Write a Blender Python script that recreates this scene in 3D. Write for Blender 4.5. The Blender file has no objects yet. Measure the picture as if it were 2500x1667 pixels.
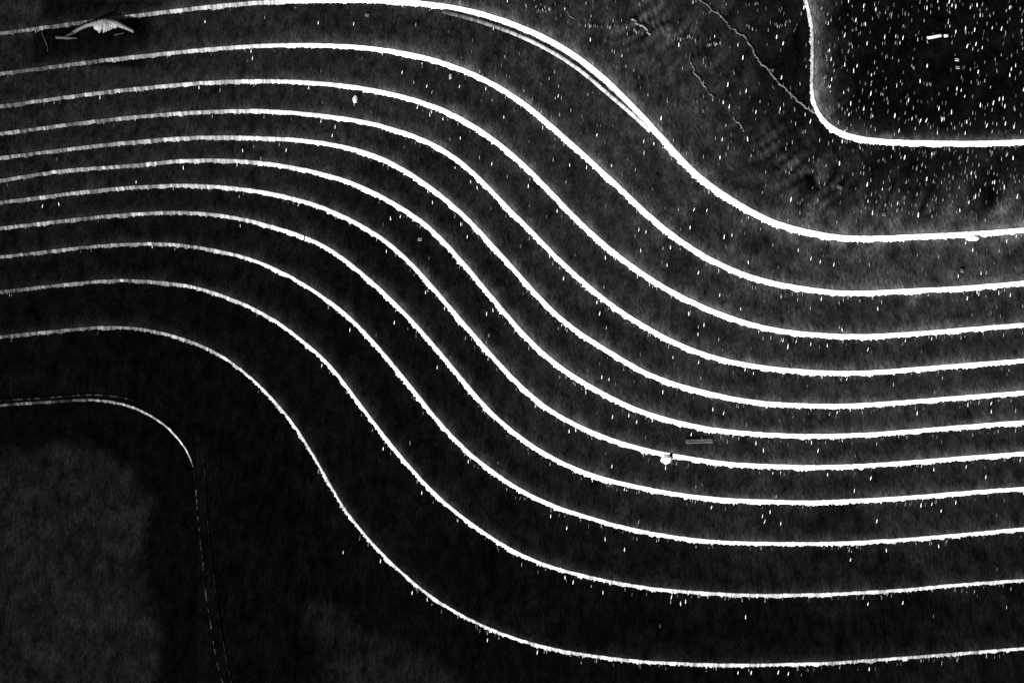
import bpy, bmesh, math, random
import numpy as np
from mathutils import Vector, noise

random.seed(7); RNG = np.random.default_rng(7)
S = bpy.context.scene
COL = S.collection
# ------------------------------------------------------------------ camera, sky, sun, exposure
PW, PH = 2500.0, 1667.0                 # the photograph's pixels
ELEV, LENS, DIST = math.radians(60), 60.0, 33.3333
TARGET = Vector((0, 0, 0.8))
CAM = TARGET + DIST * Vector((0, -math.cos(ELEV), math.sin(ELEV)))
FWD = (TARGET - CAM).normalized(); RIGHT = Vector((1, 0, 0)); UP = RIGHT.cross(FWD)
cd = bpy.data.cameras.new('camera'); cam = bpy.data.objects.new('camera', cd); COL.objects.link(cam)
cd.lens = LENS; cd.sensor_width = 36; cd.sensor_fit = 'HORIZONTAL'; cd.clip_end = 6000; cd.clip_start = 0.1
cam.location = CAM; cam.rotation_euler = FWD.to_track_quat('-Z', 'Y').to_euler()
S.camera = cam

SUN_EL, SUN_E = math.radians(13), 4.0
SUN_DIR = Vector((-0.50, -0.866, 0)).normalized() * math.cos(SUN_EL) + Vector((0, 0, math.sin(SUN_EL)))   # towards the sun
w = bpy.data.worlds.new('World'); S.world = w; w.use_nodes = True
nt = w.node_tree; bg = nt.nodes['Background']; bg.inputs[1].default_value = 0.05
sky = nt.nodes.new('ShaderNodeTexSky'); sky.sky_type = 'NISHITA'; sky.sun_disc = False
sky.sun_elevation = SUN_EL; sky.sun_rotation = math.atan2(SUN_DIR.x, SUN_DIR.y)
bw = nt.nodes.new('ShaderNodeRGBToBW')
nt.links.new(sky.outputs[0], bw.inputs[0]); nt.links.new(bw.outputs[0], bg.inputs[0])
ld = bpy.data.lights.new('sun', 'SUN'); ld.energy = SUN_E; ld.angle = math.radians(0.5); ld.color = (1, 1, 1)
lo = bpy.data.objects.new('sun', ld); COL.objects.link(lo); lo.rotation_euler = SUN_DIR.to_track_quat('Z', 'Y').to_euler()
S.view_settings.view_transform = 'Standard'; S.view_settings.look = 'None'; S.view_settings.gamma = 1
S.view_settings.exposure = 1.3
TREAD_LIGHT = 1.0                      # linear picture value of a white flat tread, for choosing albedos

# ------------------------------------------------------------------ helpers
def unproject(px, py, z):
    """photograph pixel -> world point on the level z (arrays allowed)"""
    px = np.asarray(px, float); py = np.asarray(py, float); z = np.asarray(z, float)
    xs = (px / PW - 0.5) * 36 / LENS; ys = -(py - PH / 2) / PW * 36 / LENS
    d = np.stack([FWD[i] + xs * RIGHT[i] + ys * UP[i] for i in range(3)], -1)
    t = (z - CAM.z) / d[..., 2]
    return np.stack([CAM[i] + t * d[..., i] for i in range(3)], -1)

def tag(o, label=None, cat=None, group=None, kind=None):
    if label: o['label'] = label
    if cat: o['category'] = cat
    if group: o['group'] = group
    if kind: o['kind'] = kind
    return o

def mesh_obj(name, verts, faces, mat, parent=None, tone=None, smooth=True):
    me = bpy.data.meshes.new(name)
    me.from_pydata([tuple(v) for v in verts], [], faces)
    if tone is not None:
        a = me.attributes.new('tone', 'FLOAT', 'POINT'); a.data.foreach_set('value', np.asarray(tone, np.float32).ravel())
    me.materials.append(mat)
    if smooth: me.polygons.foreach_set('use_smooth', [True] * len(me.polygons))
    me.update()
    o = bpy.data.objects.new(name, me); COL.objects.link(o)
    if parent: o.parent = parent
    return o

def grid_obj(name, P, mat, parent=None, tone=None, skip=None):
    """P: rows x cols x 3"""
    r, c = P.shape[:2]
    f = []
    for i in range(r - 1):
        for j in range(c - 1):
            if skip is not None and skip[j]: continue
            a = i * c + j
            f.append((a, a + 1, a + c + 1, a + c))
    return mesh_obj(name, P.reshape(-1, 3), f, mat, parent, tone)

def smooth1(a, sig):
    n = int(sig * 3); k = np.exp(-0.5 * (np.arange(-n, n + 1) / sig) ** 2); k /= k.sum()
    ext = np.concatenate([2 * a[0] - a[1:n + 1][::-1], a, 2 * a[-1] - a[-n - 1:-1][::-1]])
    return np.convolve(ext, k, 'valid')

def path(pts, step=1.6, sig=20):
    p = np.array(pts, float)
    d = np.r_[0, np.cumsum(np.hypot(*np.diff(p, axis=0).T))]
    s = np.arange(0, d[-1], step)
    # Catmull-Rom style slopes
    out = []
    for ax in (0, 1):
        m = np.gradient(p[:, ax], d)
        i = np.clip(np.searchsorted(d, s, 'right') - 1, 0, len(d) - 2)
        h = d[i + 1] - d[i]; t = (s - d[i]) / h
        y = (2*t**3-3*t**2+1)*p[i, ax] + (t**3-2*t**2+t)*h*m[i] + (-2*t**3+3*t**2)*p[i+1, ax] + (t**3-t**2)*h*m[i+1]
        out.append(smooth1(y, sig / step))
    return np.stack(out, -1)

def rnd_noise(x, seed, freq):
    """1-D smooth value noise in -1..1"""
    r = np.random.default_rng(seed).uniform(-1, 1, 20000)
    u = np.asarray(x) * freq + 5000; i = np.floor(u).astype(int); t = u - i; t = t * t * (3 - 2 * t)
    return r[i % 20000] * (1 - t) + r[(i + 1) % 20000] * t

def blocks(n, step, seed, lo=0.6, hi=1.4, a=3, b=22):
    """per-stone random tone along an edge"""
    g = np.random.default_rng(seed); v = np.empty(n); i = 0
    while i < n:
        k = max(1, int(g.uniform(a, b) ** 1.0 / step)); v[i:i + k] = g.uniform(lo, hi); i += k
    return v

# ------------------------------------------------------------------ materials
def new_mat(name):
    m = bpy.data.materials.new(name); m.use_nodes = True
    return m, m.node_tree, m.node_tree.nodes['Principled BSDF']

def N(t, kind, **kw):
    n = t.nodes.new(kind)
    for k, v in kw.items():
        if hasattr(n, k): setattr(n, k, v)
        else: n.inputs[k].default_value = v
    return n

def math_node(t, op, a, b):
    n = t.nodes.new('ShaderNodeMath'); n.operation = op
    for i, v in enumerate((a, b)):
        if isinstance(v, (int, float)): n.inputs[i].default_value = v
        else: t.links.new(v, n.inputs[i])
    return n.outputs[0]

def streak_noise(t, sx, sy, sz, detail=3, rough=0.6):
    g = t.nodes.new('ShaderNodeNewGeometry')
    mp = t.nodes.new('ShaderNodeMapping'); mp.inputs['Scale'].default_value = (sx, sy, sz); mp.inputs['Rotation'].default_value = (0, 0, 0.12)
    t.links.new(g.outputs['Position'], mp.inputs[0])
    n = N(t, 'ShaderNodeTexNoise'); n.inputs['Scale'].default_value = 1; n.inputs['Detail'].default_value = detail; n.inputs['Roughness'].default_value = rough
    t.links.new(mp.outputs[0], n.inputs['Vector'])
    return n.outputs['Fac']

def rng(t, v, a, b, c, d):
    n = t.nodes.new('ShaderNodeMapRange'); n.inputs[1].default_value = a; n.inputs[2].default_value = b
    n.inputs[3].default_value = c; n.inputs[4].default_value = d
    t.links.new(v, n.inputs[0]); return n.outputs[0]

def earth_material():
    m, t, p = new_mat('dark earth')
    at = N(t, 'ShaderNodeAttribute', attribute_name='tone')
    fine = rng(t, streak_noise(t, 34, 9, 20, 3, 0.7), 0.3, 0.72, 0.25, 1.95)
    mid = rng(t, streak_noise(t, 5.5, 2.6, 5, 4, 0.6), 0.3, 0.7, 0.4, 1.7)
    v = math_node(t, 'MULTIPLY', math_node(t, 'MULTIPLY', at.outputs['Fac'], fine), mid)
    t.links.new(v, p.inputs['Base Color'])
    p.inputs['Roughness'].default_value = 1.0; p.inputs['Specular IOR Level'].default_value = 0.0
    b = N(t, 'ShaderNodeBump'); b.inputs['Strength'].default_value = 0.35; b.inputs['Distance'].default_value = 0.012
    t.links.new(streak_noise(t, 40, 16, 40, 4, 0.7), b.inputs['Height']); t.links.new(b.outputs[0], p.inputs['Normal'])
    return m

def stone_material():
    m, t, p = new_mat('pale edging stone')
    at = N(t, 'ShaderNodeAttribute', attribute_name='tone')
    v = math_node(t, 'MULTIPLY', at.outputs['Fac'], rng(t, streak_noise(t, 45, 45, 12, 3, 0.65), 0.3, 0.7, 0.78, 1.18))
    t.links.new(v, p.inputs['Base Color']); p.inputs['Roughness'].default_value = 0.85; p.inputs['Specular IOR Level'].default_value = 0.0
    b = N(t, 'ShaderNodeBump'); b.inputs['Strength'].default_value = 0.3; b.inputs['Distance'].default_value = 0.008
    t.links.new(streak_noise(t, 60, 60, 40, 3, 0.6), b.inputs['Height']); t.links.new(b.outputs[0], p.inputs['Normal'])
    return m

def plain(name, val, var=0.25, rough=0.7, sc=60):
    m, t, p = new_mat(name)
    v = rng(t, streak_noise(t, sc, sc, sc, 3, 0.6), 0.3, 0.7, val * (1 - var), val * (1 + var))
    t.links.new(v, p.inputs['Base Color']); p.inputs['Roughness'].default_value = rough; p.inputs['Specular IOR Level'].default_value = 0.2
    return m

M_EARTH, M_STONE = earth_material(), stone_material()
M_RISER = plain('dark earth riser', 0.006)  # even dark base colour behind the edging
M_CHIP = [plain('white chip', 0.75, 0.1), plain('pale chip', 0.25), plain('dull chip', 0.085)]
M_WOOD = plain('bleached driftwood', 0.11, 0.35, 0.8, 25)
M_WOOD_PALE = plain('bleached driftwood knot', 0.20, 0.35, 0.8, 25)
M_TWIG = plain('grey twig', 0.02, 0.4)
M_ROD = plain('white painted stick', 0.8, 0.08)
M_STRIP = plain('dull grey strip', 0.09, 0.6, 0.5, 20)

# ------------------------------------------------------------------ the traced edges (photograph pixels)
LN = {
 1: [(0,81.1),(312,40.4),(625,7),(785,1.3),(937,2),(1094,17.3),(1170,33),(1250,59),(1330,93),(1410,141),(1489,205),(1562,279),(1622,343),(1690,417),(1742,459.6),(1795,494),(1875,538.5),(1955,563.3),(2035,579),(2114,583),(2187,580.6),(2274,576.6),(2344,573.4),(2500,562)],
 2: [(0,179.5),(312,140.4),(625,112.6),(781,110.4),(937,122.3),(1094,158.2),(1250,233),(1303,271.3),(1356,318),(1410,364.4),(1467,417),(1516,462),(1562,506),(1622,559),(1675,598),(1729,631),(1782,657.7),(1875,689),(1955,704),(2035,714.3),(2088,716.2),(2187,711.7),(2344,704.2),(2500,691)],
 3: [(0,258.8),(312,218.6),(625,197.7),(781,203.5),(937,226),(1094,275),(1250,378),(1293,417),(1356,482),(1410,538),(1463,587),(1516,631),(1562,664),(1622,703),(1719,751),(1782,776),(1875,803),(1955,814.6),(2035,820),(2114,821.3),(2187,818),(2344,806),(2500,793.3)],
 4: [(0,325.8),(312,287.2),(500,273),(625,270.5),(781,282),(937,309.8),(1094,374),(1149,417),(1250,519),(1303,571),(1356,627),(1410,676),(1463,721.5),(1516,762),(1562,790),(1641,834),(1719,866),(1782,883),(1875,899.2),(1955,906.3),(2035,911),(2114,909.8),(2187,905.3),(2344,892.5),(2500,880.5)],
 5: [(0,384.8),(312,347.9),(500,335),(625,337),(781,348.4),(937,389.6),(988,417),(1094,492.8),(1157,551),(1210,609),(1250,653),(1303,712),(1356,767),(1410,810),(1446,834),(1516,876.6),(1562,904),(1622,930),(1719,957.7),(1782,972.3),(1875,985.6),(1955,989.6),(2035,991.4),(2114,988.3),(2187,983.5),(2344,971),(2500,958.5)],
 6: [(0,440.4),(160,416),(312,405),(450,392),(625,396.5),(753,417),(838,439.6),(891,461),(937,483.5),(997,519.4),(1050,558),(1094,602),(1157,674),(1210,738),(1250,785),(1294,833),(1356,888.5),(1410,926),(1463,956.3),(1516,984),(1562,1004),(1622,1023),(1719,1045.4),(1875,1061.4),(1955,1064.9),(2035,1064),(2114,1061.4),(2187,1056),(2344,1042.8),(2500,1030.8)],
 7: [(0,493.6),(312,458.2),(452,452.4),(625,466.2),(705,482.2),(785,506),(864,542),(937,585.9),(1037,680),(1094,746.5),(1170,834),(1250,922),(1303,972),(1356,1011),(1410,1040),(1463,1063),(1516,1082.7),(1562,1095.5),(1622,1109),(1675,1117.5),(1719,1125),(1782,1133.2),(1875,1137.5),(1955,1140.4),(2035,1139.9),(2114,1136.7),(2187,1131.3),(2344,1119),(2500,1107)],
 8: [(0,556.1),(312,523.4),(399,518.6),(500,521),(625,542.6),(678,558),(742,579.2),(785,597.9),(864,652.4),(937,716.2),(997,775),(1050,834),(1104,898),(1157,962),(1210,1019),(1250,1053),(1303,1092),(1356,1122.6),(1410,1147.8),(1463,1166),(1562,1190.4),(1649,1206.3),(1719,1215.6),(1782,1221),(1875,1224.5),(1955,1226.8),(2035,1225),(2114,1221),(2187,1217),(2344,1204.2),(2500,1193)],
 9: [(0,626.6),(312,595.7),(399,594.7),(500,606),(625,637.4),(705,673.7),(785,722.9),(864,785.4),(910,834),(971,906),(1024,972),(1094,1056),(1157,1117),(1210,1157),(1250,1185),(1303,1214),(1356,1237),(1395,1251),(1436,1263),(1489,1279),(1562,1296.5),(1649,1311.7),(1719,1320.5),(1782,1324.5),(1875,1326.8),(1955,1327),(2035,1326.6),(2114,1323),(2187,1318.6),(2344,1305.9),(2500,1291.2)],
 10: [(0,711.4),(190,691),(280,684),(340,684.5),(372,687),(465,698),(550,724),(625,756.1),(678,786.7),(739,833),(811,898),(864,968),(937,1064),(997,1137),(1050,1194.4),(1112,1250.5),(1157,1283),(1210,1320),(1250,1343.7),(1303,1368.4),(1356,1387),(1410,1401.6),(1463,1413.5),(1516,1424.2),(1562,1432.2),(1649,1442),(1719,1446.8),(1782,1450.8),(1875,1452.7),(1955,1451.6),(2035,1449.5),(2114,1445.5),(2187,1441),(2344,1426.9),(2500,1416.2)],
 11: [(0,821.3),(160,805),(240,798.5),(300,798.5),(350,803),(399,813.3),(468,834),(532,863.3),(578,893.8),(625,933.5),(678,988),(731,1056),(785,1146),(846,1250.5),(891,1306),(937,1356.4),(997,1412),(1050,1454),(1094,1483),(1157,1517),(1250,1555.7),(1303,1571.8),(1356,1585),(1410,1595),(1463,1602.4),(1516,1609),(1562,1613.8),(1649,1618.4),(1719,1621),(1782,1622.3),(1875,1622),(1955,1619.7),(2035,1617.6),(2114,1611.7),(2187,1607),(2344,1594.4),(2500,1582.4)],
 12: [(0,989.6),(80,983.5),(160,979),(226,976.5),(292,985),(332,997.6),(372,1017.5),(412,1046.8),(439,1076),(457,1102),(470,1133),(477,1168),(479.5,1206),(481,1241),(484,1275),(489,1316),(497,1383),(503,1449),(513,1511),(524,1582),(543,1662),(575,1740),(640,1810),(760,1870),(1000,1925),(1500,1975),(2500,1985)],
 0: [(1900,-500),(1945,-100),(1969,0),(1976,26.6),(1982.7,61),(1985.4,106),(1985.6,160),(1984.5,222),(1990,254),(2002,282),(2023,306),(2050,324),(2096,338.5),(2141,344.4),(2194,347.9),(2274,349.7),(2367,351),(2433,349.7),(2500,347)],
}
MARGIN = 800
def extend(k, p):
    p = list(p)
    if k != 0:
        (x0, y0), (x1, y1) = p[0], p[1]; sl = (y0 - y1) / (x1 - x0)
        p = [(-MARGIN, y0 + sl * MARGIN * 0.8), (-MARGIN / 2, y0 + sl * MARGIN / 2 * 0.9)] + p
    (x0, y0), (x1, y1) = p[-2], p[-1]; sl = (y1 - y0) / (x1 - x0)
    p = p + [(PW + MARGIN / 2, y1 + sl * MARGIN / 2 * 0.9), (PW + MARGIN, y1 + sl * MARGIN * 0.8)]
    return p
EDGE = {k: path(extend(k, LN[k]), 1.6, (14 if k else 9) if k in (0, 12) else 28) for k in LN}

# apparent width of each pale edge (px across), by x
WID = {1: [(0,9),(500,11),(900,15),(1150,18),(1500,21),(1900,19),(2500,17)], 2: [(0,9),(500,10.5),(800,12),(1100,16),(1500,17),(2500,16)],
 3: [(0,9),(500,10.5),(800,12),(1100,16),(1500,17),(2500,15)], 4: [(0,9),(500,10.5),(800,12),(1100,15),(1500,16),(2500,15)],
 5: [(0,9),(500,10.5),(800,13),(1100,15.5),(1500,16),(2500,15)], 6: [(0,9),(500,10),(800,13),(1100,16),(1500,16),(2500,15)],
 7: [(0,9),(500,10),(800,13),(1100,15),(1500,15.5),(2500,14.5)], 8: [(0,8.5),(500,9.5),(800,13),(1100,15),(1500,15),(2500,14.5)],
 9: [(0,8),(500,9),(800,12),(1100,14),(1500,13.5),(2500,13.5)], 10: [(0,8),(500,8.5),(800,11),(1100,12.5),(1500,11.5),(2500,11.5)],
 11: [(0,8),(500,8.5),(800,9),(1100,9.5),(1500,10.5),(2500,11)]}
def width_at(k, x):
    a = np.array(WID[k], float); return np.interp(x, a[:, 0], a[:, 1]) * np.interp(x, [300, 1000, 2500], [.9, .83, .83])
def rise(k, x):
    """riser height of step k in metres"""
    if k == 12: return np.full_like(np.asarray(x, float), 0.075)
    if k == 0: return np.full_like(np.asarray(x, float), 0.15)
    return 0.0104 * width_at(k, x)
XG = np.arange(-MARGIN - 200, PW + MARGIN + 200, 10.0)
ZT = {}
acc = np.zeros_like(XG)
for k in range(12, -1, -1):
    acc = acc + rise(k, XG); ZT[k] = smooth1(acc, 8)
ZT[13] = np.zeros_like(XG)
def level(k, x): return np.interp(x, XG, ZT[k])

def yline(k, x):
    e = EDGE[k]; return np.interp(x, e[:, 0], e[:, 1])
def in_poly(px, py, poly):
    n = len(poly); c = False; j = n - 1
    for i in range(n):
        if (poly[i][1] > py) != (poly[j][1] > py) and px < (poly[j][0] - poly[i][0]) * (py - poly[i][1]) / (poly[j][1] - poly[i][1]) + poly[i][0]: c = not c
        j = i
    return c
POLY12 = [tuple(p) for p in EDGE[12][::6] if p[1] < 1900] + [(-900, 2000)]
POLY0 = [tuple(p) for p in EDGE[0][::6]] + [(4000, -900)]
def step_at(px, py):
    if px > 1940 and in_poly(px, py, POLY0): return 0
    for k in range(1, 12):
        if py < yline(k, px): return k
    return 13 if in_poly(px, py, POLY12) else 12

# ------------------------------------------------------------------ how pale the treads are: value in the photograph at spots
EARTH_TONE = [(60,30,30),(450,60,29),(800,60,29),(1150,20,32),(60,140,28),(450,150,29),(800,150,30),(1100,100,32),(60,230,26),(400,220,27),(800,290,29),(1050,240,30),
 (60,300,26),(400,310,27),(60,420,24),(400,370,25),(700,370,27),(60,520,20),(400,490,17),(700,500,17),(60,580,17),(400,560,12),(700,620,12),(60,680,12),(400,640,10),(60,780,9),(400,740,8),
 (60,900,9),(400,900,7),(600,1000,8),(60,1040,12),(60,1120,19),(200,1120,21),(300,1180,18),(380,1180,12),(430,1300,9),(430,1500,9),(370,1400,18),(380,1550,20),(60,1300,22),(200,1300,23),(300,1400,23),(60,1550,23),(200,1550,22),(300,1620,23),(420,1640,12),
 (600,1300,7),(600,1550,8),(700,1450,9),(760,1500,18),(820,1580,22),(900,1560,20),(950,1620,20),(1050,1590,18),(1100,1640,14),(900,1440,8),(1250,1630,9),(1500,1650,9),(1900,1655,11),(2300,1640,18),(2480,1630,16),
 (1350,60,40),(1450,40,44),(1600,40,46),(1600,150,48),(1500,110,44),(1650,260,48),(1600,250,46),(1700,330,46),(1800,330,44),(1750,200,42),(1850,250,26),(1800,100,36),(1880,60,22),(1930,130,14),(1930,250,14),(1950,320,20),(1850,380,34),
 (2050,60,11),(2200,60,12),(2400,60,13),(2100,200,10),(2300,200,10),(2450,250,11),(2200,300,11),(2050,280,14),(2450,330,14),
 (2000,400,30),(2100,390,22),(2250,400,16),(2450,410,18),(1950,460,44),(2050,470,30),(2150,455,18),(2300,460,16),(2450,470,20),(1900,500,54),(2000,530,60),(2100,540,68),(2200,525,66),(2300,540,68),(2450,520,66),  # pale haze above the right edge put into the last spots
 (1300,330,36),(1400,250,38),(1480,320,42),(1550,400,42),(1650,500,44),(1800,600,46),(1950,640,46),(2100,640,44),(2250,660,50),(2450,630,46),
 (1250,330,32),(1350,430,34),(1500,560,38),(1650,650,40),(1850,740,42),(2100,770,36),(2350,760,38),(1250,460,30),(1400,600,36),(1600,740,38),(1850,850,36),(2100,860,36),(2400,840,36),
 (1050,420,24),(1200,560,24),(1350,700,30),(1500,810,34),(1750,910,36),(2000,950,36),(2300,930,36),(1000,480,16),(1200,680,20),(1350,840,28),(1550,950,32),(1850,1025,34),(2300,1010,34),
 (950,540,14),(1150,740,16),(1350,930,28),(1550,1040,32),(1850,1100,32),(2300,1080,32),(900,620,11),(1100,850,14),(1300,1030,26),(1550,1140,28),(1850,1180,30),(2300,1160,30),
 (820,700,10),(1000,900,10),(1200,1090,16),(1450,1210,20),(1800,1270,28),(2300,1250,30),(750,760,9),(950,1000,10),(1150,1200,12),(1400,1330,13),(1700,1390,15),(2000,1390,20),(2350,1360,22),
 (700,860,9),(850,1100,10),(1050,1330,10),(1300,1460,10),(1600,1530,9),(1900,1540,10),(2200,1510,12),(2420,1480,16)]
DA = np.array(EARTH_TONE, float)
def srgb2lin(v):
    v = np.asarray(v, float) / 255; return np.where(v < 0.04045, v / 12.92, ((v + 0.055) / 1.055) ** 2.4)
CRACK = np.array([(1640,-60),(1700,0),(1760,40),(1785,68),(1830,95),(1848,130),(1880,172),(1930,215),(1970,255),(1995,280),(2060,345),(2160,400),(2300,430)], float)
CS = np.r_[0, np.cumsum(np.hypot(*np.diff(CRACK, axis=0).T))]
def vnoise2(x, y, sx, sy, seed):
    g = np.random.default_rng(seed).uniform(-1, 1, (256, 256)); u = x / sx + 900.3; v = y / sy + 900.7
    i = np.floor(u).astype(int); j = np.floor(v).astype(int); a = u - i; b = v - j; a = a*a*(3-2*a); b = b*b*(3-2*b)
    i0, i1, j0, j1 = i % 256, (i + 1) % 256, j % 256, (j + 1) % 256
    return (g[j0, i0]*(1-a) + g[j0, i1]*a)*(1-b) + (g[j1, i0]*(1-a) + g[j1, i1]*a)*b
def soft_patch(px, py, poly, soft):
    p = np.array(poly, float); q = np.roll(p, -1, 0); best = np.full(len(px), 1e9); ins = np.zeros(len(px), bool)
    x = px + 16 * vnoise2(px, py, 38, 38, 11) + 7 * vnoise2(px, py, 14, 14, 12); y = py + 16 * vnoise2(px, py, 38, 38, 13)
    for a, b in zip(p, q):
        d = b - a; t = np.clip(((x - a[0]) * d[0] + (y - a[1]) * d[1]) / (d @ d), 0, 1)
        best = np.minimum(best, np.hypot(x - a[0] - t * d[0], y - a[1] - t * d[1]))
        c = ((a[1] > y) != (b[1] > y)) & (x < (b[0] - a[0]) * (y - a[1]) / (b[1] - a[1] + 1e-9) + a[0]); ins ^= c
    return np.clip(0.5 + np.where(ins, best, -best) / soft, 0, 1)
PATCHES = [([(-900,1130),(0,1112),(60,1098),(130,1085),(200,1082),(270,1110),(330,1165),(362,1220),(365,1280),(350,1340),(362,1420),(372,1500),(400,1540),(385,1600),(360,1700),(380,2400),(-900,2400)], 34, 23, 7),
           ([(745,1478),(790,1462),(850,1500),(905,1545),(960,1570),(1040,1600),(1120,1660),(1180,1760),(800,1800),(795,1660),(785,1580),(760,1530)], 44, 20, 8)]
def earth_tone(px, py):
    """albedo of the dark earth at photograph pixels (1-D arrays)"""
    out = np.empty(len(px))
    for a in range(0, len(px), 20000):
        x, y = px[a:a+20000, None], py[a:a+20000, None]
        d2 = (x - DA[None, :, 0]) ** 2 + (y - DA[None, :, 1]) ** 2
        wgt = np.exp(-d2 / (2 * 55.0 ** 2)) + 1e-3 / (1 + d2 / 60 ** 2) ** 2
        out[a:a+20000] = (wgt * DA[None, :, 2]).sum(1) / wgt.sum(1)
    low = (py > 960) & (px < 1250)
    for poly, soft, hi, lo in PATCHES:
        m = low & ((px < 480) if lo == 7 else ((px > 640) & (py > 1330)))
        if m.any():
            k = soft_patch(px[m], py[m], poly, soft); out[m] = lo * (1 - k) + hi * k * (1 + .15 * vnoise2(px[m], py[m], 60, 60, 21))
    out = out * (1 + .16 * vnoise2(px + .5 * py, py - .3 * px, 70, 26, 31) + .12 * vnoise2(px, py, 28, 16, 32))
    up = np.clip((px - 1300) / 500, 0, 1) * np.clip((820 - py) / 200, 0, 1)
    out = out * (1 + up * (.32 * vnoise2(px * .8 + py * .6, py * .8 - px * .6, 26, 110, 33) + .22 * vnoise2(px, py, 45, 30, 34)))
    # fan of raked ribs left of the crack
    m = (px > 1480) & (py < 520)
    if m.any():
        x, y = px[m], py[m]; best = np.full(len(x), 1e9); u = np.zeros(len(x)); side = np.zeros(len(x))
        for i in range(len(CRACK) - 1):
            p0, p1 = CRACK[i], CRACK[i + 1]; L = np.hypot(*(p1 - p0)); tx = (p1 - p0) / L
            s = np.clip((x - p0[0]) * tx[0] + (y - p0[1]) * tx[1], 0, L)
            dx, dy = x - p0[0] - s * tx[0], y - p0[1] - s * tx[1]; d = np.hypot(dx, dy)
            better = d < best; best[better] = d[better]; u[better] = (CS[i] + s)[better]; side[better] = (tx[0] * dy - tx[1] * dx)[better]
        msk = np.exp(-((best - 120) / 70.0) ** 2) * (side > 0)
        ph = u / 31.0 + 0.004 * best + 0.0000 * x
        ph = ph + 0.00003 * (best - 60) ** 2 + 0.35 * vnoise2(x, y, 60, 60, 41); am = np.clip(.7 + .9 * vnoise2(x, y, 60, 60, 42), 0, 1.4)
        out[m] *= 1 + 0.75 * msk * am * np.sin(2 * math.pi * ph)
    # dark damp patch round the driftwood
    wob = 12 * rnd_noise(py, 3, 0.03)
    e = np.maximum(np.abs((px - 232 + 0.25 * (py - 70) + wob) / 138), np.abs((py - 80 - 0.03 * (px - 230)) / 78))
    k = np.clip((1.10 - e) / 0.14, 0, 1) * (py < 175)
    out = out * (1 - k) + 9.5 * k
    return srgb2lin(out) / TREAD_LIGHT

# ------------------------------------------------------------------ ground
gx = [-3000, -400, -60, -30, 30, 60, 400, 3000]
gv = [(x, y, 0) for y in gx for x in gx]; gf = [(i*8+j, i*8+j+1, i*8+j+9, i*8+j+8) for i in range(7) for j in range(7)]
# a finely toned sheet is laid 4 mm above it where the picture shows it
tag(mesh_obj('ground', gv, gf, M_EARTH, None, [float(srgb2lin(14) / TREAD_LIGHT)] * 64), kind='structure')
uu, vv = np.meshgrid(np.linspace(-700, 620, 180), np.linspace(930, 2300, 180))
gp = unproject(uu, vv, 0.004)
low = grid_obj('path', gp, M_EARTH, None, earth_tone(uu.ravel(), vv.ravel())); tag(low, kind='structure')

# ------------------------------------------------------------------ the curved steps
LABELS = {
 0: 'black plateau corner with rounded white edge, strewn with white chips and a white stick',
 1: 'broad dark step below the plateau corner, its white edge doubled by a grey ledge',
 2: 'S-curved dark step under the doubled edge, with bleached driftwood lying on its left',
 3: 'S-curved white-edged step next below the one holding the driftwood',
 4: 'S-curved white-edged step second below the driftwood step, a bright forked chip on it',
 5: 'S-curved white-edged step third below the driftwood step, above the narrowest band',
 6: 'S-curved white-edged step fourth below the driftwood step, its tread narrowest at the left',
 7: 'S-curved step whose white edge is broken by a fallen chunk, grey strip on its tread',
 8: 'S-curved step with a hairline gap in its white edge, below the broken-edged one',
 9: 'S-curved white-edged step next below the one with the hairline gap',
 10: 'S-curved step with blocky greyish-white edge, second lowest of those spanning the picture',
 11: 'lowest S-curved step spanning the picture, wide black tread and thin drip-fringed edge',
 12: 'lowest dark step with thin rounded grey edge turning down at the left',
}
GAPS = {7: [(1634, 1642)], 8: [(740.5, 744)]}
ALB = {k: [(-800,.13),(0,.13),(250,.15),(450,.24),(650,.36),(850,.55),(1000,.8),(3000,.8)] for k in range(1, 8)}  # light falling off towards the left, painted into the edge albedo
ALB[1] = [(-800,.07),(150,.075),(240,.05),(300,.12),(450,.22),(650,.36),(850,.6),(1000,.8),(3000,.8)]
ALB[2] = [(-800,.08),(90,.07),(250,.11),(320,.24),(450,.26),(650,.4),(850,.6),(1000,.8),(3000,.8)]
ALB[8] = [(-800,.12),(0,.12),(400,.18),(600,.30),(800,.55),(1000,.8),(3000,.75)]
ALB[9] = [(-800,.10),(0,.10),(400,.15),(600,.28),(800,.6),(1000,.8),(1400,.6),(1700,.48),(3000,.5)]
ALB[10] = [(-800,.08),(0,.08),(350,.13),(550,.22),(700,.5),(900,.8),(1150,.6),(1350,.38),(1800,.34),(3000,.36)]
ALB[11] = [(-800,.06),(0,.065),(300,.10),(450,.18),(580,.32),(700,.42),(850,.36),(1100,.36),(1400,.30),(3000,.27)]

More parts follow.
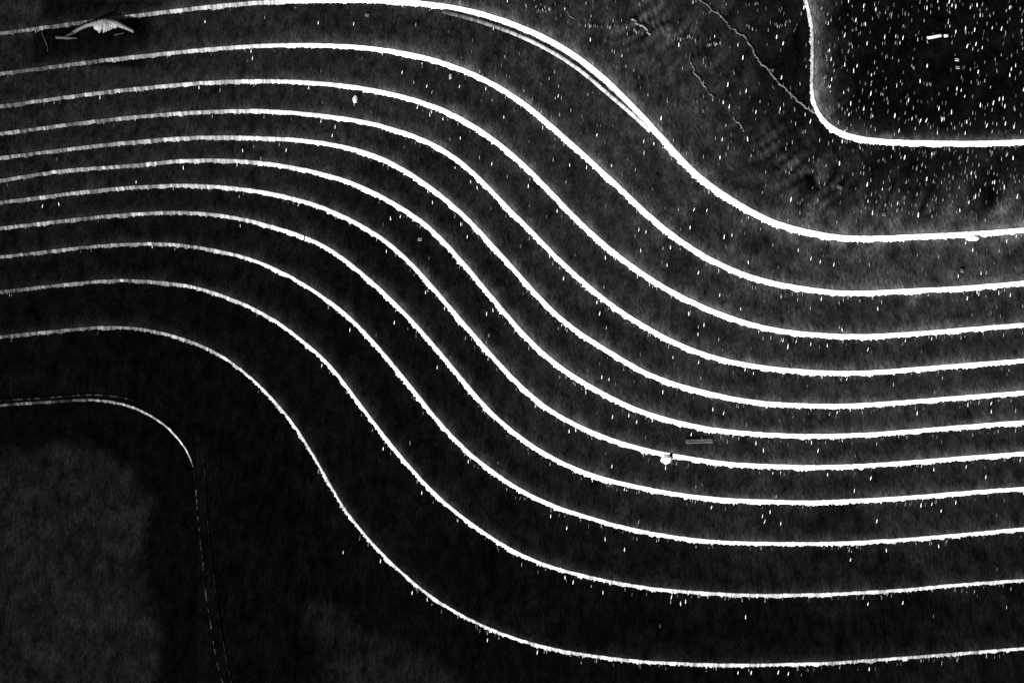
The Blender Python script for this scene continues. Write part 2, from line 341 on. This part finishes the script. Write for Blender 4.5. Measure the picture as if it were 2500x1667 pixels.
def build_step(k):
    e = EDGE[k]; n = len(e); arc = np.arange(n) * 1.6
    tan = np.gradient(e, axis=0); tan /= np.linalg.norm(tan, axis=1)[:, None]
    nup = np.stack([tan[:, 1], -tan[:, 0]], -1)                 # image: towards the higher side
    if k in (0, 12):
        ver = np.abs(tan[:, 1])
        if k == 12: b = np.interp(ver, [0, .5, .9, 1], [8, 7, 4, 2.4]); b[e[:, 1] > 1240] *= 0.75
        else: b = np.interp(ver, [0, .5, .9, 1], [15, 15, 8, 6.5])
        b = smooth1(b, 12)
    else: b = width_at(k, e[:, 0])
    z0 = level(k, e[:, 0]); z1 = level(k + 1, e[:, 0]); h = z0 - z1
    himg = h * math.cos(ELEV) / 0.008 * np.clip(-nup[:, 1], 0, 1)
    lip = np.maximum(b - himg, 2.0 if k in (0, 12) else 4.0)
    back = e + nup * (b / 2)[:, None]
    jit = rnd_noise(arc, 100 + k, 0.25) * 0.5 + rnd_noise(arc, 200 + k, 0.06) * 0.5
    back = back + nup * (0.5 * rnd_noise(arc, 300 + k, 0.12))[:, None]
    root = bpy.data.objects.new('curved_step', None); COL.objects.link(root)
    tag(root, LABELS[k], 'step', 'curved white-edged steps')
    mid = unproject(*e[n // 2], 0); root.location = (0, 0, 0)
    # --- tread
    bs = back[::3]; nc = len(bs)
    if k == 0:
        r = 40; far = np.stack([np.interp(np.linspace(0, 1, nc), [0, .45, 1], [1990, 3400, 3400]), np.interp(np.linspace(0, 1, nc), [0, .45, 1], [-700, -700, 330])], -1)
    elif k == 12:
        r = 70; u = np.linspace(0, 1, nc); xx = np.interp(bs[:, 0] + (bs[:, 1] - 980).clip(0) * 0.9, [-800, 480, 1500, 3500], [-800, 560, 1150, 3300]); xx = np.maximum.accumulate(xx)
        far = np.stack([xx, yline(11, xx) - 14], -1)
    else:
        r = 60 if k == 1 else 30
        far = np.stack([bs[:, 0], (np.full(nc, -700.0) if k == 1 else yline(k - 1, bs[:, 0]) - 14)], -1)
        far[:, 1] = np.minimum(far[:, 1], bs[:, 1] - 8)
    q = np.linspace(0, 1, r) ** 1.5
    G = bs[None] * (1 - q)[:, None, None] + far[None] * q[:, None, None]
    gx, gy = G[..., 0], G[..., 1]
    zz = level(k, gx) - 0.001
    P = unproject(gx, gy, zz)
    tone = earth_tone(gx.ravel(), gy.ravel()).reshape(gx.shape)
    dist = np.linalg.norm(G - bs[None], axis=-1)
    # glow along the edging, painted into the tread tone
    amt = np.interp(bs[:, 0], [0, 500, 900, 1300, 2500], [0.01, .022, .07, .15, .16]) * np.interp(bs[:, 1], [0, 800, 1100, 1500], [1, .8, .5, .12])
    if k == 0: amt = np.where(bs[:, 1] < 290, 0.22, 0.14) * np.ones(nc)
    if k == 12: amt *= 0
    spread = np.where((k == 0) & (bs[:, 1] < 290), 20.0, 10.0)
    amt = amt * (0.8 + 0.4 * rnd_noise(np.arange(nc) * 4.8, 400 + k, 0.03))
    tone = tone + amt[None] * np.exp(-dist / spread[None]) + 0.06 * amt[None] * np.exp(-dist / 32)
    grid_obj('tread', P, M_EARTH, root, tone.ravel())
    # --- edging: quarter-round lip, face and ragged foot
    fr = back - nup * lip[:, None]
    B3 = unproject(back[:, 0], back[:, 1], z0); 
    drop = np.minimum(h * 0.45, lip * 0.008 * 0.7)
    zf = z0 - drop
    F3 = unproject(fr[:, 0], fr[:, 1], zf)                       # front line of the lip, below its top
    out = F3 - B3; out[:, 2] = 0; ln = np.linalg.norm(out, axis=1)[:, None]; out = out / np.maximum(ln, 1e-6)
    rows = []
    rows.append(np.c_[B3[:, :2] - out[:, :2] * 0.02, z0 - 0.012])
    for a in np.linspace(0, math.pi / 2, 6):
        rows.append(np.c_[B3[:, :2] + out[:, :2] * ln * math.sin(a), z0 + 0.002 - drop * (1 - math.cos(a))])
    chip = 0.006 * rnd_noise(arc, 500 + k, 0.4)[:, None]
    for f in (0.4, 0.75):
        rows.append(np.c_[F3[:, :2] + out[:, :2] * (chip + 0.002), zf + (z1 - zf) * f])
    foot = 0.004 + 0.036 * np.clip(jit + 0.3, 0, None) + 0.07 * np.clip(rnd_noise(arc, 600 + k, 0.5) - 0.55, 0, None)
    if k == 12: foot = foot * 0.4
    rows.append(np.c_[F3[:, :2] + out[:, :2] * (foot * 0.85)[:, None], z1 + 0.012])
    rows.append(np.c_[F3[:, :2] + out[:, :2] * foot[:, None], z1 - 0.01])
    R = np.stack(rows)
    if k == 0: base = np.interp(e[:, 1], [200, 290, 320], [.5, .8, .8])
    elif k == 12:
        s = arc; base = np.interp(e[:, 0], [-800, 0, 150, 200, 300, 400, 440, 470], [.07, .07, .06, .08, .11, .2, .45, .4]); base[e[:, 1] > 1130] = 0.14; base = np.where(e[:, 1] > 1240, np.interp(e[:, 1], [1240, 1660], [.06, .022]), base)
    else:
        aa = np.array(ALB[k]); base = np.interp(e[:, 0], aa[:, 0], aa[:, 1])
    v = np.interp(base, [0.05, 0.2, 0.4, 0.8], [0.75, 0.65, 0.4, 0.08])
    lf = np.interp(e[:, 0], [0, 500, 800], [0.62, 0.75, 1.0])  # more of the painted light falloff at the left
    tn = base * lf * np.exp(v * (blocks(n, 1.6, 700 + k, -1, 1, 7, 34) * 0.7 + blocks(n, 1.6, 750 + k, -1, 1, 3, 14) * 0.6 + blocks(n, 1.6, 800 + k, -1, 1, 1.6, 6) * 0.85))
    if k == 12:
        g = blocks(n, 1.6, 900, 0, 1, 4, 14); tn = np.where((e[:, 1] > 1140) & (g > 0.4), tn * 0.03, tn); tn = np.where((e[:, 0] < 300) & (e[:, 1] < 1000) & (blocks(n, 1.6, 901, 0, 1, 6, 40) > .62), tn * .3, tn)
    tn = np.clip(tn, 0.003, 0.85)
    fade = np.array([.06, .12, .35, .75, 1, 1, 1, 1, 1, 1, .9])[:, None]  # soft upper glow of the edge painted as a tone fade
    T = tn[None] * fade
    skip = np.zeros(n, bool)
    for a, c in GAPS.get(k, []): skip |= (e[:, 0] > a) & (e[:, 0] < c)
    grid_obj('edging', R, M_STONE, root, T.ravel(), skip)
    # --- the dark earth face behind the edging
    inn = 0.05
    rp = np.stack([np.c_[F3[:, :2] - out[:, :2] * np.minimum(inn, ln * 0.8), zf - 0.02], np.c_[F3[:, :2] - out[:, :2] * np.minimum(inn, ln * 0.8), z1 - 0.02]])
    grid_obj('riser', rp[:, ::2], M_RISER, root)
    return root
for k in range(0, 13): build_step(k)

# ------------------------------------------------------------------ tubes for sticks, twigs and driftwood
def tube(pts, radii, seg=8, rough=0.0, seed=0, flat=1.0):
    """verts, faces of a tapered round bar through 3-D points"""
    pts = [Vector(p) for p in pts]; V = []; F = []; g = random.Random(seed)
    for i, p in enumerate(pts):
        d = (pts[min(i + 1, len(pts) - 1)] - pts[max(i - 1, 0)]).normalized()
        a = d.cross(Vector((0, 0, 1)));  a = a.normalized() if a.length > 1e-4 else Vector((1, 0, 0)); b = a.cross(d).normalized()
        for s in range(seg):
            th = 2 * math.pi * s / seg; rr = radii[i] * (1 + rough * g.uniform(-1, 1))
            V.append(p + a * math.cos(th) * rr + b * math.sin(th) * rr * flat)
    for i in range(len(pts) - 1):
        for s in range(seg): F.append((i*seg+s, i*seg+(s+1) % seg, (i+1)*seg+(s+1) % seg, (i+1)*seg+s))
    F.append(tuple(range(seg - 1, -1, -1))); F.append(tuple(range((len(pts)-1)*seg, len(pts)*seg)))
    return V, F

def px_points(poly, k, lift, step=4.0, wob=0.0):
    p = np.array(poly, float); d = np.r_[0, np.cumsum(np.hypot(*np.diff(p, axis=0).T))]
    s = np.linspace(0, d[-1], max(3, int(d[-1] / step)))
    x = np.interp(s, d, p[:, 0]); y = np.interp(s, d, p[:, 1])
    if len(s) > 8: x, y = smooth1(x, 2.0), smooth1(y, 2.0)
    x = x + wob * rnd_noise(s, 71, .11) + wob * .7 * rnd_noise(s, 72, .3); y = y + wob * rnd_noise(s, 73, .11) + wob * .7 * rnd_noise(s, 74, .3)
    l = np.interp(s / d[-1], np.linspace(0, 1, len(lift)), lift) if hasattr(lift, '__len__') else lift
    return unproject(x, y, level(k, x) + l), s / d[-1]

def bar(name, poly, k, rad, mat, lift=None, seg=8, rough=0.15, parent=None, step=4.0, seed=1, wob=0.0):
    rad = np.atleast_1d(np.array(rad, float))
    P, u = px_points(poly, k, rad.max() * 0.7 if lift is None else lift, step, wob)
    rr = np.interp(u, np.linspace(0, 1, len(rad)), rad) if len(rad) > 1 else np.full(len(u), rad[0])
    V, F = tube(P, rr, seg, rough, seed)
    return mesh_obj(name, V, F, mat, parent)

def join(parts):
    V, F = [], []
    for v, f in parts:
        o = len(V); V += v; F += [tuple(i + o for i in q) for q in f]
    return V, F

def Q(*p): return [(x / 6.72, y / 6.72) for x, y in p]
dw = bpy.data.objects.new('driftwood', None); COL.objects.link(dw)
c0 = unproject(240, 75, level(2, 240)); dw.location = tuple(c0)
tag(dw, 'pale arched driftwood with two stubby limbs lying in a dark damp patch', 'driftwood')
def limb(poly, rad, lift, seed, rough=0.22):
    P, u = px_points(poly, 2, lift, 2.5); rad = np.array(rad); rr = np.interp(u, np.linspace(0, 1, len(rad)), rad)
    return tube(P - c0, rr, 9, rough, seed)
arch = [limb(Q((1190,545),(1300,475),(1450,412),(1600,378),(1720,360),(1850,372),(1950,405),(2060,455),(2195,525)), [.034,.036,.040,.056,.08,.074,.056,.040,.030], [.03,.05,.08,.10,.10,.09,.06,.03], 3)]
me = mesh_obj('trunk', *join(arch), M_WOOD, dw)
lm = join([limb(Q((1690 - 25 * i, 385), (1680 - 26 * i, 430), (1650 - 22 * i, 490), (1625 - 20 * i, 545 - 25 * i)), [.05,.05,.034,.012], [.09,.08,.05,.02], 40 + i) for i in range(5)])
mesh_obj('limb', *lm, M_WOOD_PALE, dw)
lm = join([limb(Q((1725 + 28 * i, 365 + abs(i - 3) * 6), (1745 + 33 * i, 415 + 3 * i), (1725 + 32 * i, 480 - 5 * i), (1695 + 41 * i, 540 - 17 * i)), [.055,.056,.04,.012], [.10,.09,.06,.02], 50 + i) for i in range(6)])
mesh_obj('limb', *lm, M_WOOD_PALE, dw)
lm = join([limb(Q((1210,535),(1130,580),(1060,615),(1090,640)), [.02,.03,.03,.015], [.05,.04,.03,.03], 7), limb(Q((918,618),(1000,620),(1110,628),(1200,630),(1270,630)), [.034,.03,.034,.022,.006], [.03,.03,.03,.03,.02], 8)])
mesh_obj('root_stub', *lm, M_TWIG if False else plain('greyer driftwood', 0.038, 0.3, 0.8, 25), dw)
tw = join([tube(px_points(Q((1880,575),(1960,560),(2040,540)), 2, .02)[0], [.02, .018, .01][:3] if False else np.linspace(.022, .012, len(px_points(Q((1880,575),(1960,560),(2040,540)), 2, .02)[0])), 7, .2, 2)])
tag(mesh_obj('twig', *tw, M_TWIG), 'short dim twig lying under the right end of the driftwood', 'twig', 'twigs and roots on the steps')
tag(bar('twig', Q((690,530),(720,640),(785,730),(792,780),(780,850)), 2, [.022,.02,.012], M_TWIG, -.006), 'faint bent twig lying left of the driftwood', 'twig', 'twigs and roots on the steps')

def T0(ox, oy, *p): return [(ox + x / 3.76, oy + y / 3.76) for x, y in p]
# thin roots on the broad step below the plateau
ROOTS = [
 (T0(1250,0,(1690,-40),(1790,55),(1870,115),(1960,190),(2015,265)), 1, [.020,.018,.014], 'long straight pale root entering at the top edge, left of the plateau corner', .05),
 (T0(1250,0,(2015,265),(2080,305),(2140,345),(2180,400),(2230,500),(2300,600),(2350,650)) + T0(1875,0,(60,720),(200,860),(300,950),(380,1015),(425,1035)), 1, [.016,.020,.018,.02], 'pale root running into the plateau corner from the upper left', .055),
 (T0(1250,0,(1095,180),(1170,225),(1250,290),(1275,320)), 1, [.022,.026,.018], 'short bright stick in the middle of the broad step below the plateau', .075),
 (T0(1250,0,(1630,470),(1640,580),(1690,690),(1760,780),(1850,910)), 1, [.008,.016,.014,.008], 'curved thin root bending down the middle of the broad step', .06),
 (T0(1250,0,(2020,1030),(2050,1100),(2140,1205)), 1, [.008,.014,.008], 'short curved root lowest on the broad step, near its white edge', .055),
 (T0(1250,0,(480,100),(570,175)), 1, [.010,.012], 'tiny dim twig near the doubled white edge', .05),
]
for i, (p, k, r, lab, alb) in enumerate(ROOTS):
    tag(bar('root', p, k, r, plain('pale root %d' % i, alb * 2.1, 0.85, 0.8, 14), np.array([-.006, -.002]), 8, .6, step=2.6, seed=20 + i, wob=2.2), lab, 'root', 'twigs and roots on the steps')
# beaded trail of grit across the broad step
# white stick in two lengths on the plateau
tag(bar('white_stick', T0(1875,0,(1460,352),(1590,327)), 0, [.034,.036,.034], M_ROD, .004, 10, .05), 'bright white stick lying alone on the black plateau', 'stick', 'pieces of the white stick')
tag(bar('white_stick', T0(1875,0,(1616,333),(1650,328)), 0, [.034,.034], M_ROD, .004, 10, .05), 'short white stub just right of the bright stick on the plateau', 'stick', 'pieces of the white stick')
tag(bar('white_stick', T0(1875,0,(1458,365),(1466,400)), 0, [.014,.006], M_CHIP[1], None, 7, .1), 'thin hooked splinter at the left end of the white stick', 'splinter')
# dull translucent strip on step 7's tread
def strip(name, poly, k, wpx, mat, lab, cat, group=None):
    P, u = px_points(poly, k, 0.012, 6); d = P[-1] - P[0]; d /= np.linalg.norm(d); s = np.cross([0, 0, 1], d); wv = wpx * 0.008 / 0.87 / 2
    rows = [P + s * wv, P + s * wv + [0, 0, .012], P + s * wv * .55 + [0, 0, .006], P - s * wv * .55 + [0, 0, .006], P - s * wv + [0, 0, .012], P - s * wv]
    rows = [r - [0, 0, .008] if i in (0, 5) else r - [0, 0, .004] for i, r in enumerate(rows)]
    return tag(grid_obj(name, np.stack(rows), mat), lab, cat, group)
strip('grey_strip', [(1674,1077.5),(1700,1076.5),(1740,1075.5)], 7, 9, M_STRIP, 'dim grey strip lying above the broken white edge', 'strip')
# second, greyer ledge close under the edge of step 1
def ledge():
    e = path([(1080,30),(1117,38),(1170,53),(1250,81),(1330,118),(1410,168),(1489,234),(1562,297),(1588,322)], 1.6, 14)
    n = len(e); arc = np.arange(n) * 1.6
    tan = np.gradient(e, axis=0); tan /= np.linalg.norm(tan, axis=1)[:, None]; nup = np.stack([tan[:, 1], -tan[:, 0]], -1)
    z = level(2, e[:, 0]); prof = [(5.0, -.01), (4.6, .048), (2.5, .046), (-1.5, .026), (-5.0, -.01)]
    rows = []
    for j, (o, dz) in enumerate(prof):
        oo = o + (0.9 * rnd_noise(arc, 40 + j, .4)); q = e + nup * oo[:, None]; rows.append(unproject(q[:, 0], q[:, 1], z + dz))
    env = np.interp(e[:, 0], [1060, 1180, 1300, 1500, 1585], [.03, .10, .34, .45, .6])
    tn = env * blocks(n, 1.6, 41, .5, 1.3, 2, 9) * blocks(n, 1.6, 42, .7, 1.2, 8, 30)
    T = np.stack([tn * f for f in (.7, 1, 1.0, 1, 1)])
    tag(grid_obj('ledge', np.stack(rows), M_STONE, None, T.ravel()), 'thin grey ledge running close below the topmost white edge, merging into it', 'ledge')
ledge()
def thin_line(name, poly, lv, halfw, alb, lab, cat, seed, gap):
    e = path(poly, 1.6, 10); n = len(e); z = level(lv, e[:, 0]) + .004
    tan = np.gradient(e, axis=0); tan /= np.linalg.norm(tan, axis=1)[:, None]; nup = np.stack([tan[:, 1], -tan[:, 0]], -1)
    rows = []
    for o, dz in ((halfw, -.008), (halfw * .6, .004), (-halfw * .6, .004), (-halfw, -.008)):
        q = e + nup * (o + .2 * rnd_noise(np.arange(n), seed, .5))[:, None]; rows.append(unproject(q[:, 0], q[:, 1], z + dz))
    g = blocks(n, 1.6, seed, 0, 1, 4, 16); tn = np.maximum(alb * np.where(g < gap, .03, .3 + 1.2 * g), .0032)
    tag(grid_obj(name, np.stack(rows), M_STONE, None, np.repeat(tn[None], 4, 0).ravel()), lab, cat)
thin_line('ledge', [(-40, 982), (0, 977), (70, 973), (140, 968), (210, 963), (270, 965), (330, 976)], 12, 3.0, .016, 'broken faint ledge just above the left end of the lowest edge', 'ledge', 61, .72)
thin_line('root', [(497, 1120), (500, 1150), (503, 1220), (509, 1290), (515, 1345), (521, 1396), (528, 1450), (535, 1503), (548, 1582), (564, 1660), (580, 1720)], 12, 1.2, .014, 'hair-thin faint root running beside the down-turned lowest edge', 'root', 62, .72)
# lumps on and below the edgings
def lump(name, cx, cy, k, rx, ry, rz, mat, lab, cat, seed, group=None):
    bm = bmesh.new(); bmesh.ops.create_icosphere(bm, subdivisions=3, radius=1)
    off = Vector((seed * 3.1, seed * 1.7, 0))
    for v in bm.verts:
        n_ = 1 + 0.35 * noise.noise(v.co * 1.6 + off) + 0.15 * noise.noise(v.co * 4 + off)
        v.co = Vector((v.co.x * rx, v.co.y * ry, v.co.z * rz)) * n_
    m = bpy.data.meshes.new(name); bm.to_mesh(m); bm.free(); m.materials.append(mat); m.polygons.foreach_set('use_smooth', [True] * len(m.polygons))
    o = bpy.data.objects.new(name, m); COL.objects.link(o)
    z = float(level(k, cx)); o.location = tuple(unproject(cx, cy, z + rz * 0.4))
    return tag(o, lab, cat, group)
lump('stone_chunk', 1627, 1121, 8, .10, .085, .085, M_ROD, 'white stone chunk fallen below the break in the edge', 'stone', 2)
lump('stone_chunk', 2374, 582, 2, .13, .05, .05, M_ROD, 'lumpy white chunk stuck under the topmost full-width edge at the right', 'stone', 3)
lump('stone_chunk', 867, 243, 4, .045, .10, .05, M_ROD, 'large bright chip alone in the gap between two edges, left of centre', 'stone', 4)
lump('stone_chunk', 1100, 187, 3, .03, .07, .04, M_CHIP[1], 'soft pale chip hanging just below the second full-width edge', 'stone', 5)
# square grey flakes
FL = [(896,37,2,'square grey flake below the top edge, left of centre'), (1025,584,6,'tiny square grey flake between two diagonal edges'), (2157.7,523,1,'square grey flake above the right end of the top edge'),
      (2336,146,0,'crumpled pale flake right of the white stick'), (2338,165,0,'small grey flake below the crumpled one on the plateau'), (2050,457,1,'slanted grey flake at the right of the broad step'), (2348,661,2,'grey crumb on the tread under the top edge, far right')]
for i, (x, y, k, lab) in enumerate(FL):
    s = 9 if i != 5 else 13
    strip('flake', [(x - s / 2, y - (3 if i == 5 else .5)), (x, y), (x + s / 2, y + (3 if i == 5 else .5))], k, 7.5, plain('flake %d' % i, [.12, .2, .15, .4, .25, .09, .15][i], 0.5, 0.6, 40), lab, 'flake', 'grey flakes')

# ------------------------------------------------------------------ white chips
def chip_mesh(i, mat):
    bm = bmesh.new(); bmesh.ops.create_uvsphere(bm, u_segments=7, v_segments=6, radius=1)
    g = random.Random(i)
    for v in bm.verts:
        n_ = 1 + 0.25 * noise.noise(v.co * 1.5 + Vector((i * 2.3, 0, 0)))
        taper = 1 - 0.25 * v.co.y
        v.co = Vector((v.co.x * 0.5 * n_ * taper + 0.22 * v.co.y * abs(v.co.y), v.co.y * 0.5 * n_, v.co.z * 0.32 * n_))
    m = bpy.data.meshes.new('white_chip'); bm.to_mesh(m); bm.free(); m.materials.append(mat)
    m.polygons.foreach_set('use_smooth', [True] * len(m.polygons)); return m
CH = [[chip_mesh(10 * j + i, M_CHIP[j]) for i in range(4)] for j in range(3)]
TILT = math.radians(38)
chips = []                                                    # px, py, width, length, brightness class, explicit
def T1(ox, oy, s, *p): return [(ox + x / 3.76, oy + y / 3.76, s) for x, y in p]
BIG = (T1(1875,0,1.0,(740,10),(990,85),(808,185),(895,222),(580,545),(818,605),(787,650),(585,730),(945,860),(1397,745),(1462,605),(1735,815),(1825,1120),(1598,1098),(705,595),(1920,48),(1690,50),(1725,65),(1815,262),(1898,275),(1725,292),(1830,425),(1910,405),(2145,265),(2220,690),(2125,910),(2158,905),(1240,348),(1072,342),(80,340),(140,400),(125,712),(390,1115),(330,70),(880,55),(1460,75),(1665,15),(2220,70),(705,325),(910,400),(565,465),(760,950),(880,1000),(1290,920),(1570,995),(1685,1030),(2070,945),(2175,975),(1950,965),(1930,660),(2235,635),(2010,1155),(2180,1135),(2260,1165),(1455,1105),(1400,1110),(682,1300),(1505,1415),(1255,1445),(657,1500),(2250,1450),(1150,1355))
 + T1(1875,0,1.5,(1165,1062)) + T1(1250,0,1.0,(720,365),(1940,940),(2240,1028),(1910,1445),(1210,1297),(1302,1320),(425,882),(2150,835),(1982,778),(1532,412),(1930,1280),(1995,980),(780,1240),(685,1535),(530,1515),(915,1520),(2120,530),(1370,1085)) + T1(1250,0,1.3,(2163,1277))
 + T1(1250,417,1.0,(1182,730),(858,797),(1424,865),(1623,1310),(150,140),(1635,520),(1165,540),(1230,560),(1790,362),(1672,355),(1712,935),(1455,702),(2170,840),(1907,1140),(2020,590),(805,1310),(780,1205),(1763,1413),(1708,1498),(473,988),(415,368)) + T1(1250,417,1.4,(1948,605))
 + T1(1875,417,1.0,(212,262),(1457,75),(2290,235),(1815,660),(1957,940),(680,1458),(490,1175),(1007,1265),(2192,645),(2280,600),(912,125),(2170,150),(1905,235),(2080,105),(1920,1115),(2225,1140),(278,728),(395,805),(480,835),(605,860),(960,385)) + T1(1875,417,1.3,(1380,405),(1880,725),(1830,1170))
 + T1(1250,834,1.0,(1714,188),(1646,850),(923,690),(2140,255),(1410,1155),(918,1142),(1033,1352),(825,325),(1073,675),(1145,735),(1290,720),(1845,620),(1943,655),(1385,460),(525,820),(585,810),(2240,930),(1832,1518))
 + T1(1875,834,1.0,(393,20),(545,35),(918,72),(460,998),(400,925),(635,650),(945,1250),(2050,640),(2050,565),(1370,655),(1835,580),(20,1560),(115,1205),(547,1218),(1523,1172),(1820,1145),(2000,1240),(793,1365),(1405,1500),(1505,1488),(1725,1475),(1590,1550)) + T1(1875,834,1.4,(183,45))
 + T1(625,0,1.0,(572,212),(897,220),(1342,665),(1875,1268),(1612,1032),(1595,1055),(278,1378),(597,1112),(727,1165),(700,1245),(1482,985),(1716,1092),(1568,792),(1868,795),(2180,265),(2275,1075),(2165,1505),(2110,815))
 + T1(0,417,1.0,(1250,103),(1397,695),(540,305),(390,325)) + T1(0,0,1.0,(1882,200),(2318,535),(2305,470),(2228,1382),(1683,1540),(918,895),(1827,805))
 + T1(625,417,1.0,(1557,1115),(1577,187),(1620,290),(1970,100),(2030,155),(1235,438),(1325,420),(1197,738),(2175,1280),(2117,1312),(1270,1392),(862,1460),(1940,605))
 + T1(625,834,1.0,(1663,235),(1522,1385),(1168,980),(1948,1098),(605,218)) + T1(625,1250,.9,(800,367),(1572,800),(2125,1172),(1143,447),(1433,738))
 + T1(1250,1250,1.0,(355,35),(503,145),(1033,342),(855,245),(487,597),(562,640),(835,735),(1464,777),(1548,837),(1594,818),(2197,1470),(2075,1470),(2300,35),(2320,85),(2145,960),(233,1282))
 + T1(1875,1250,1.0,(758,435),(1000,80),(1087,348),(918,840),(1238,830),(118,103),(930,1437),(95,1467),(187,1480),(1567,310)))
for x, y, s in BIG:
    if step_at(x, y) > 1: s *= .74
    chips.append((x, y, 3.1 * s * random.uniform(.8, 1.15), 10.5 * (s ** .6) * random.uniform(.85, 1.1), 0, True))
def scatter(n, x0, x1, y0, y1, ok, bright=(.13, .42)):
    i = 0; tries = 0
    while i < n and tries < 60 * n:
        tries += 1
        x, y = random.uniform(x0, x1), random.uniform(y0, y1)
        if not ok(x, y): continue
        r = random.random(); r **= 0.8; c = 0 if r < bright[0] else (1 if r < bright[0] + bright[1] else 2)
        chips.append((x, y, random.uniform(1.3, 2.3), random.uniform(6.5, 10.5), c, False)); i += 1
scatter(560, 1990, 2640, -60, 330, lambda x, y: step_at(x, y) == 0 and not (2240 < x < 2320 and 100 < y < 190))
scatter(330, 1500, 2600, -40, 560, lambda x, y: step_at(x, y) == 1 and random.random() < np.interp(x, [1500, 1700, 2000, 2500], [.25, .5, .8, 1]), (.07, .38))
scatter(150, 2100, 2560, 350, 520, lambda x, y: step_at(x, y) == 1, (.07, .38))
scatter(60, 1050, 1550, -20, 300, lambda x, y: step_at(x, y) == 1, (.06, .38))
for k, n in ((2, 80), (3, 55), (4, 30), (5, 22), (6, 20), (7, 14), (8, 10), (9, 7), (10, 4), (11, 3)):
    scatter(n, 500, 2550, 0, 1640, lambda x, y: step_at(x, y) == k and random.random() < np.interp(x, [500, 1000, 1500, 2500], [.15, .5, .9, 1]), (.06, .38))
for k in (2,):
    scatter(25, 1100, 1600, 20, 330, lambda x, y: step_at(x, y) == 2, (.0, .5))
# beaded trail across the broad step
for a, b_, n in (((1310,28),(1352,22),9), ((1414,62),(1468,66),10), ((1468,68),(1512,64),9), ((1522,60),(1570,85),9), ((1640,95),(1670,95),7), ((1680,90),(1702,102),7), ((1718,108),(1765,106),9), ((1820,62),(1850,75),7), ((1826,12),(1852,10),7), ((1880,55),(1905,66),7), ((1905,66),(1930,50),6), ((1880,170),(1890,176),6), ((1925,226),(1938,240),6), ((1975,262),(1992,275),5)):
    for i in range(n):
        t = random.random(); chips.append((a[0] + (b_[0]-a[0])*t + random.uniform(-2, 2), a[1] + (b_[1]-a[1])*t + random.uniform(-3, 3), random.uniform(2, 3.2), random.uniform(6, 9), 1 if random.random() < .3 else 2, False))
# drips of grit under the edgings
for k in range(0, 12):
    e = EDGE[k]
    for _ in range(150 if k else 70):
        i = random.randrange(len(e)); x, y = e[i]
        if not (0 < x < 2510 and -10 < y < 1690): continue
        if random.random() > np.interp(x, [0, 500, 900, 1200, 2500], [.12, .2, .45, .9, 1]): continue
        if k == 0 and x < 2060: continue
        bb = width_at(k, x) if k else 14
        tn = e[min(i + 1, len(e) - 1)] - e[i - 1] if i else e[1] - e[0]; c = abs(tn[0]) / max(1e-6, np.hypot(*tn))
        dd = bb / 2 / max(.5, c) + abs(random.gauss(0, 7)) + 2.5
        r = random.random(); cl = 0 if r < .07 else (1 if r < .38 else 2)
        if k >= 9: cl = max(cl, 1)
        chips.append((x + random.uniform(-2, 2), y + dd, random.uniform(1.1, 1.9), random.uniform(4.5, 10.5), cl, False))

NAMES = {0: ('small white chip lying on the black plateau inside the rounded corner', 'white chips strewn over the plateau'),
 1: ('small white chip on the broad dark step beside the plateau corner', 'white chips on the broad step'),
 2: ('small white chip on the tread that holds the driftwood', 'white chips on the driftwood step'),
 3: ('small white chip on the tread next below the driftwood step', 'white chips next below the driftwood step'),
 4: ('small white chip on the second tread below the driftwood step', 'white chips two treads below the driftwood step'),
 5: ('small white chip on the third tread below the driftwood step', 'white chips three treads below the driftwood step'),
 6: ('small white chip on the fourth tread below the driftwood step', 'white chips four treads below the driftwood step'),
 7: ('small white chip on the tread above the broken white edge', 'white chips above the broken edge'),
 8: ('small white chip on the tread just below the broken white edge', 'white chips below the broken edge'),
 9: ('small white chip on the second tread below the broken white edge', 'white chips two treads below the broken edge'),
 10: ('small white chip on the third tread below the broken white edge', 'white chips three treads below the broken edge'),
 11: ('small pale chip on the wide black tread above the lowest full-width edge', 'pale chips on the lowest full-width tread'),
 12: ('small pale chip on the black tread below the lowest full-width edge', 'pale chips below the lowest full-width edge'),
 13: ('small pale chip on the ground at the lower left', 'pale chips on the ground')}
def in_frame(c): return 0 < c[0] < PW and 0 < c[1] < PH
order = sorted(chips, key=lambda c: (not c[5], not in_frame(c), -(c[2] * c[3]) / (1 + c[4])))
rest_v = [[], [], []]; rest_f = [[], [], []]
made = 0
for (x, y, wd, ln, cl, ex) in order:
    k = step_at(x, y); z = float(level(k, x)) + (0.006 if k == 13 else 0)
    sc = (wd * 0.0062, ln * 0.0098, wd * 0.0062)
    cz = z + 0.5 * sc[1] * math.sin(TILT) * 0.8
    p = unproject(x, y, cz)
    rz = random.gauss(-.05, .13)
    me = CH[cl][random.randrange(4)]
    if made < 290:
        o = bpy.data.objects.new('white_chip', me); COL.objects.link(o)
        o.location = tuple(p); o.scale = sc; o.rotation_euler = (TILT, 0, rz)
        tag(o, NAMES[k][0], 'chip', NAMES[k][1]); made += 1
    else:
        from mathutils import Matrix, Euler
        mt = Matrix.LocRotScale(Vector(p), Euler((TILT, 0, rz)), Vector(sc))
        o_ = len(rest_v[cl]); rest_v[cl] += [mt @ v.co for v in me.vertices]; rest_f[cl] += [tuple(i + o_ for i in q.vertices) for q in me.polygons]
V, F, MI = [], [], []
for j in range(3):
    o_ = len(V); V += rest_v[j]; F += [tuple(i + o_ for i in q) for q in rest_f[j]]; MI += [j] * len(rest_f[j])
grit = mesh_obj('grit', V, F, M_CHIP[0])
for m in M_CHIP[1:]: grit.data.materials.append(m)
grit.data.polygons.foreach_set('material_index', MI)
tag(grit, 'fine pale grit scattered over the dark treads and under the edges', 'grit', None, 'stuff')
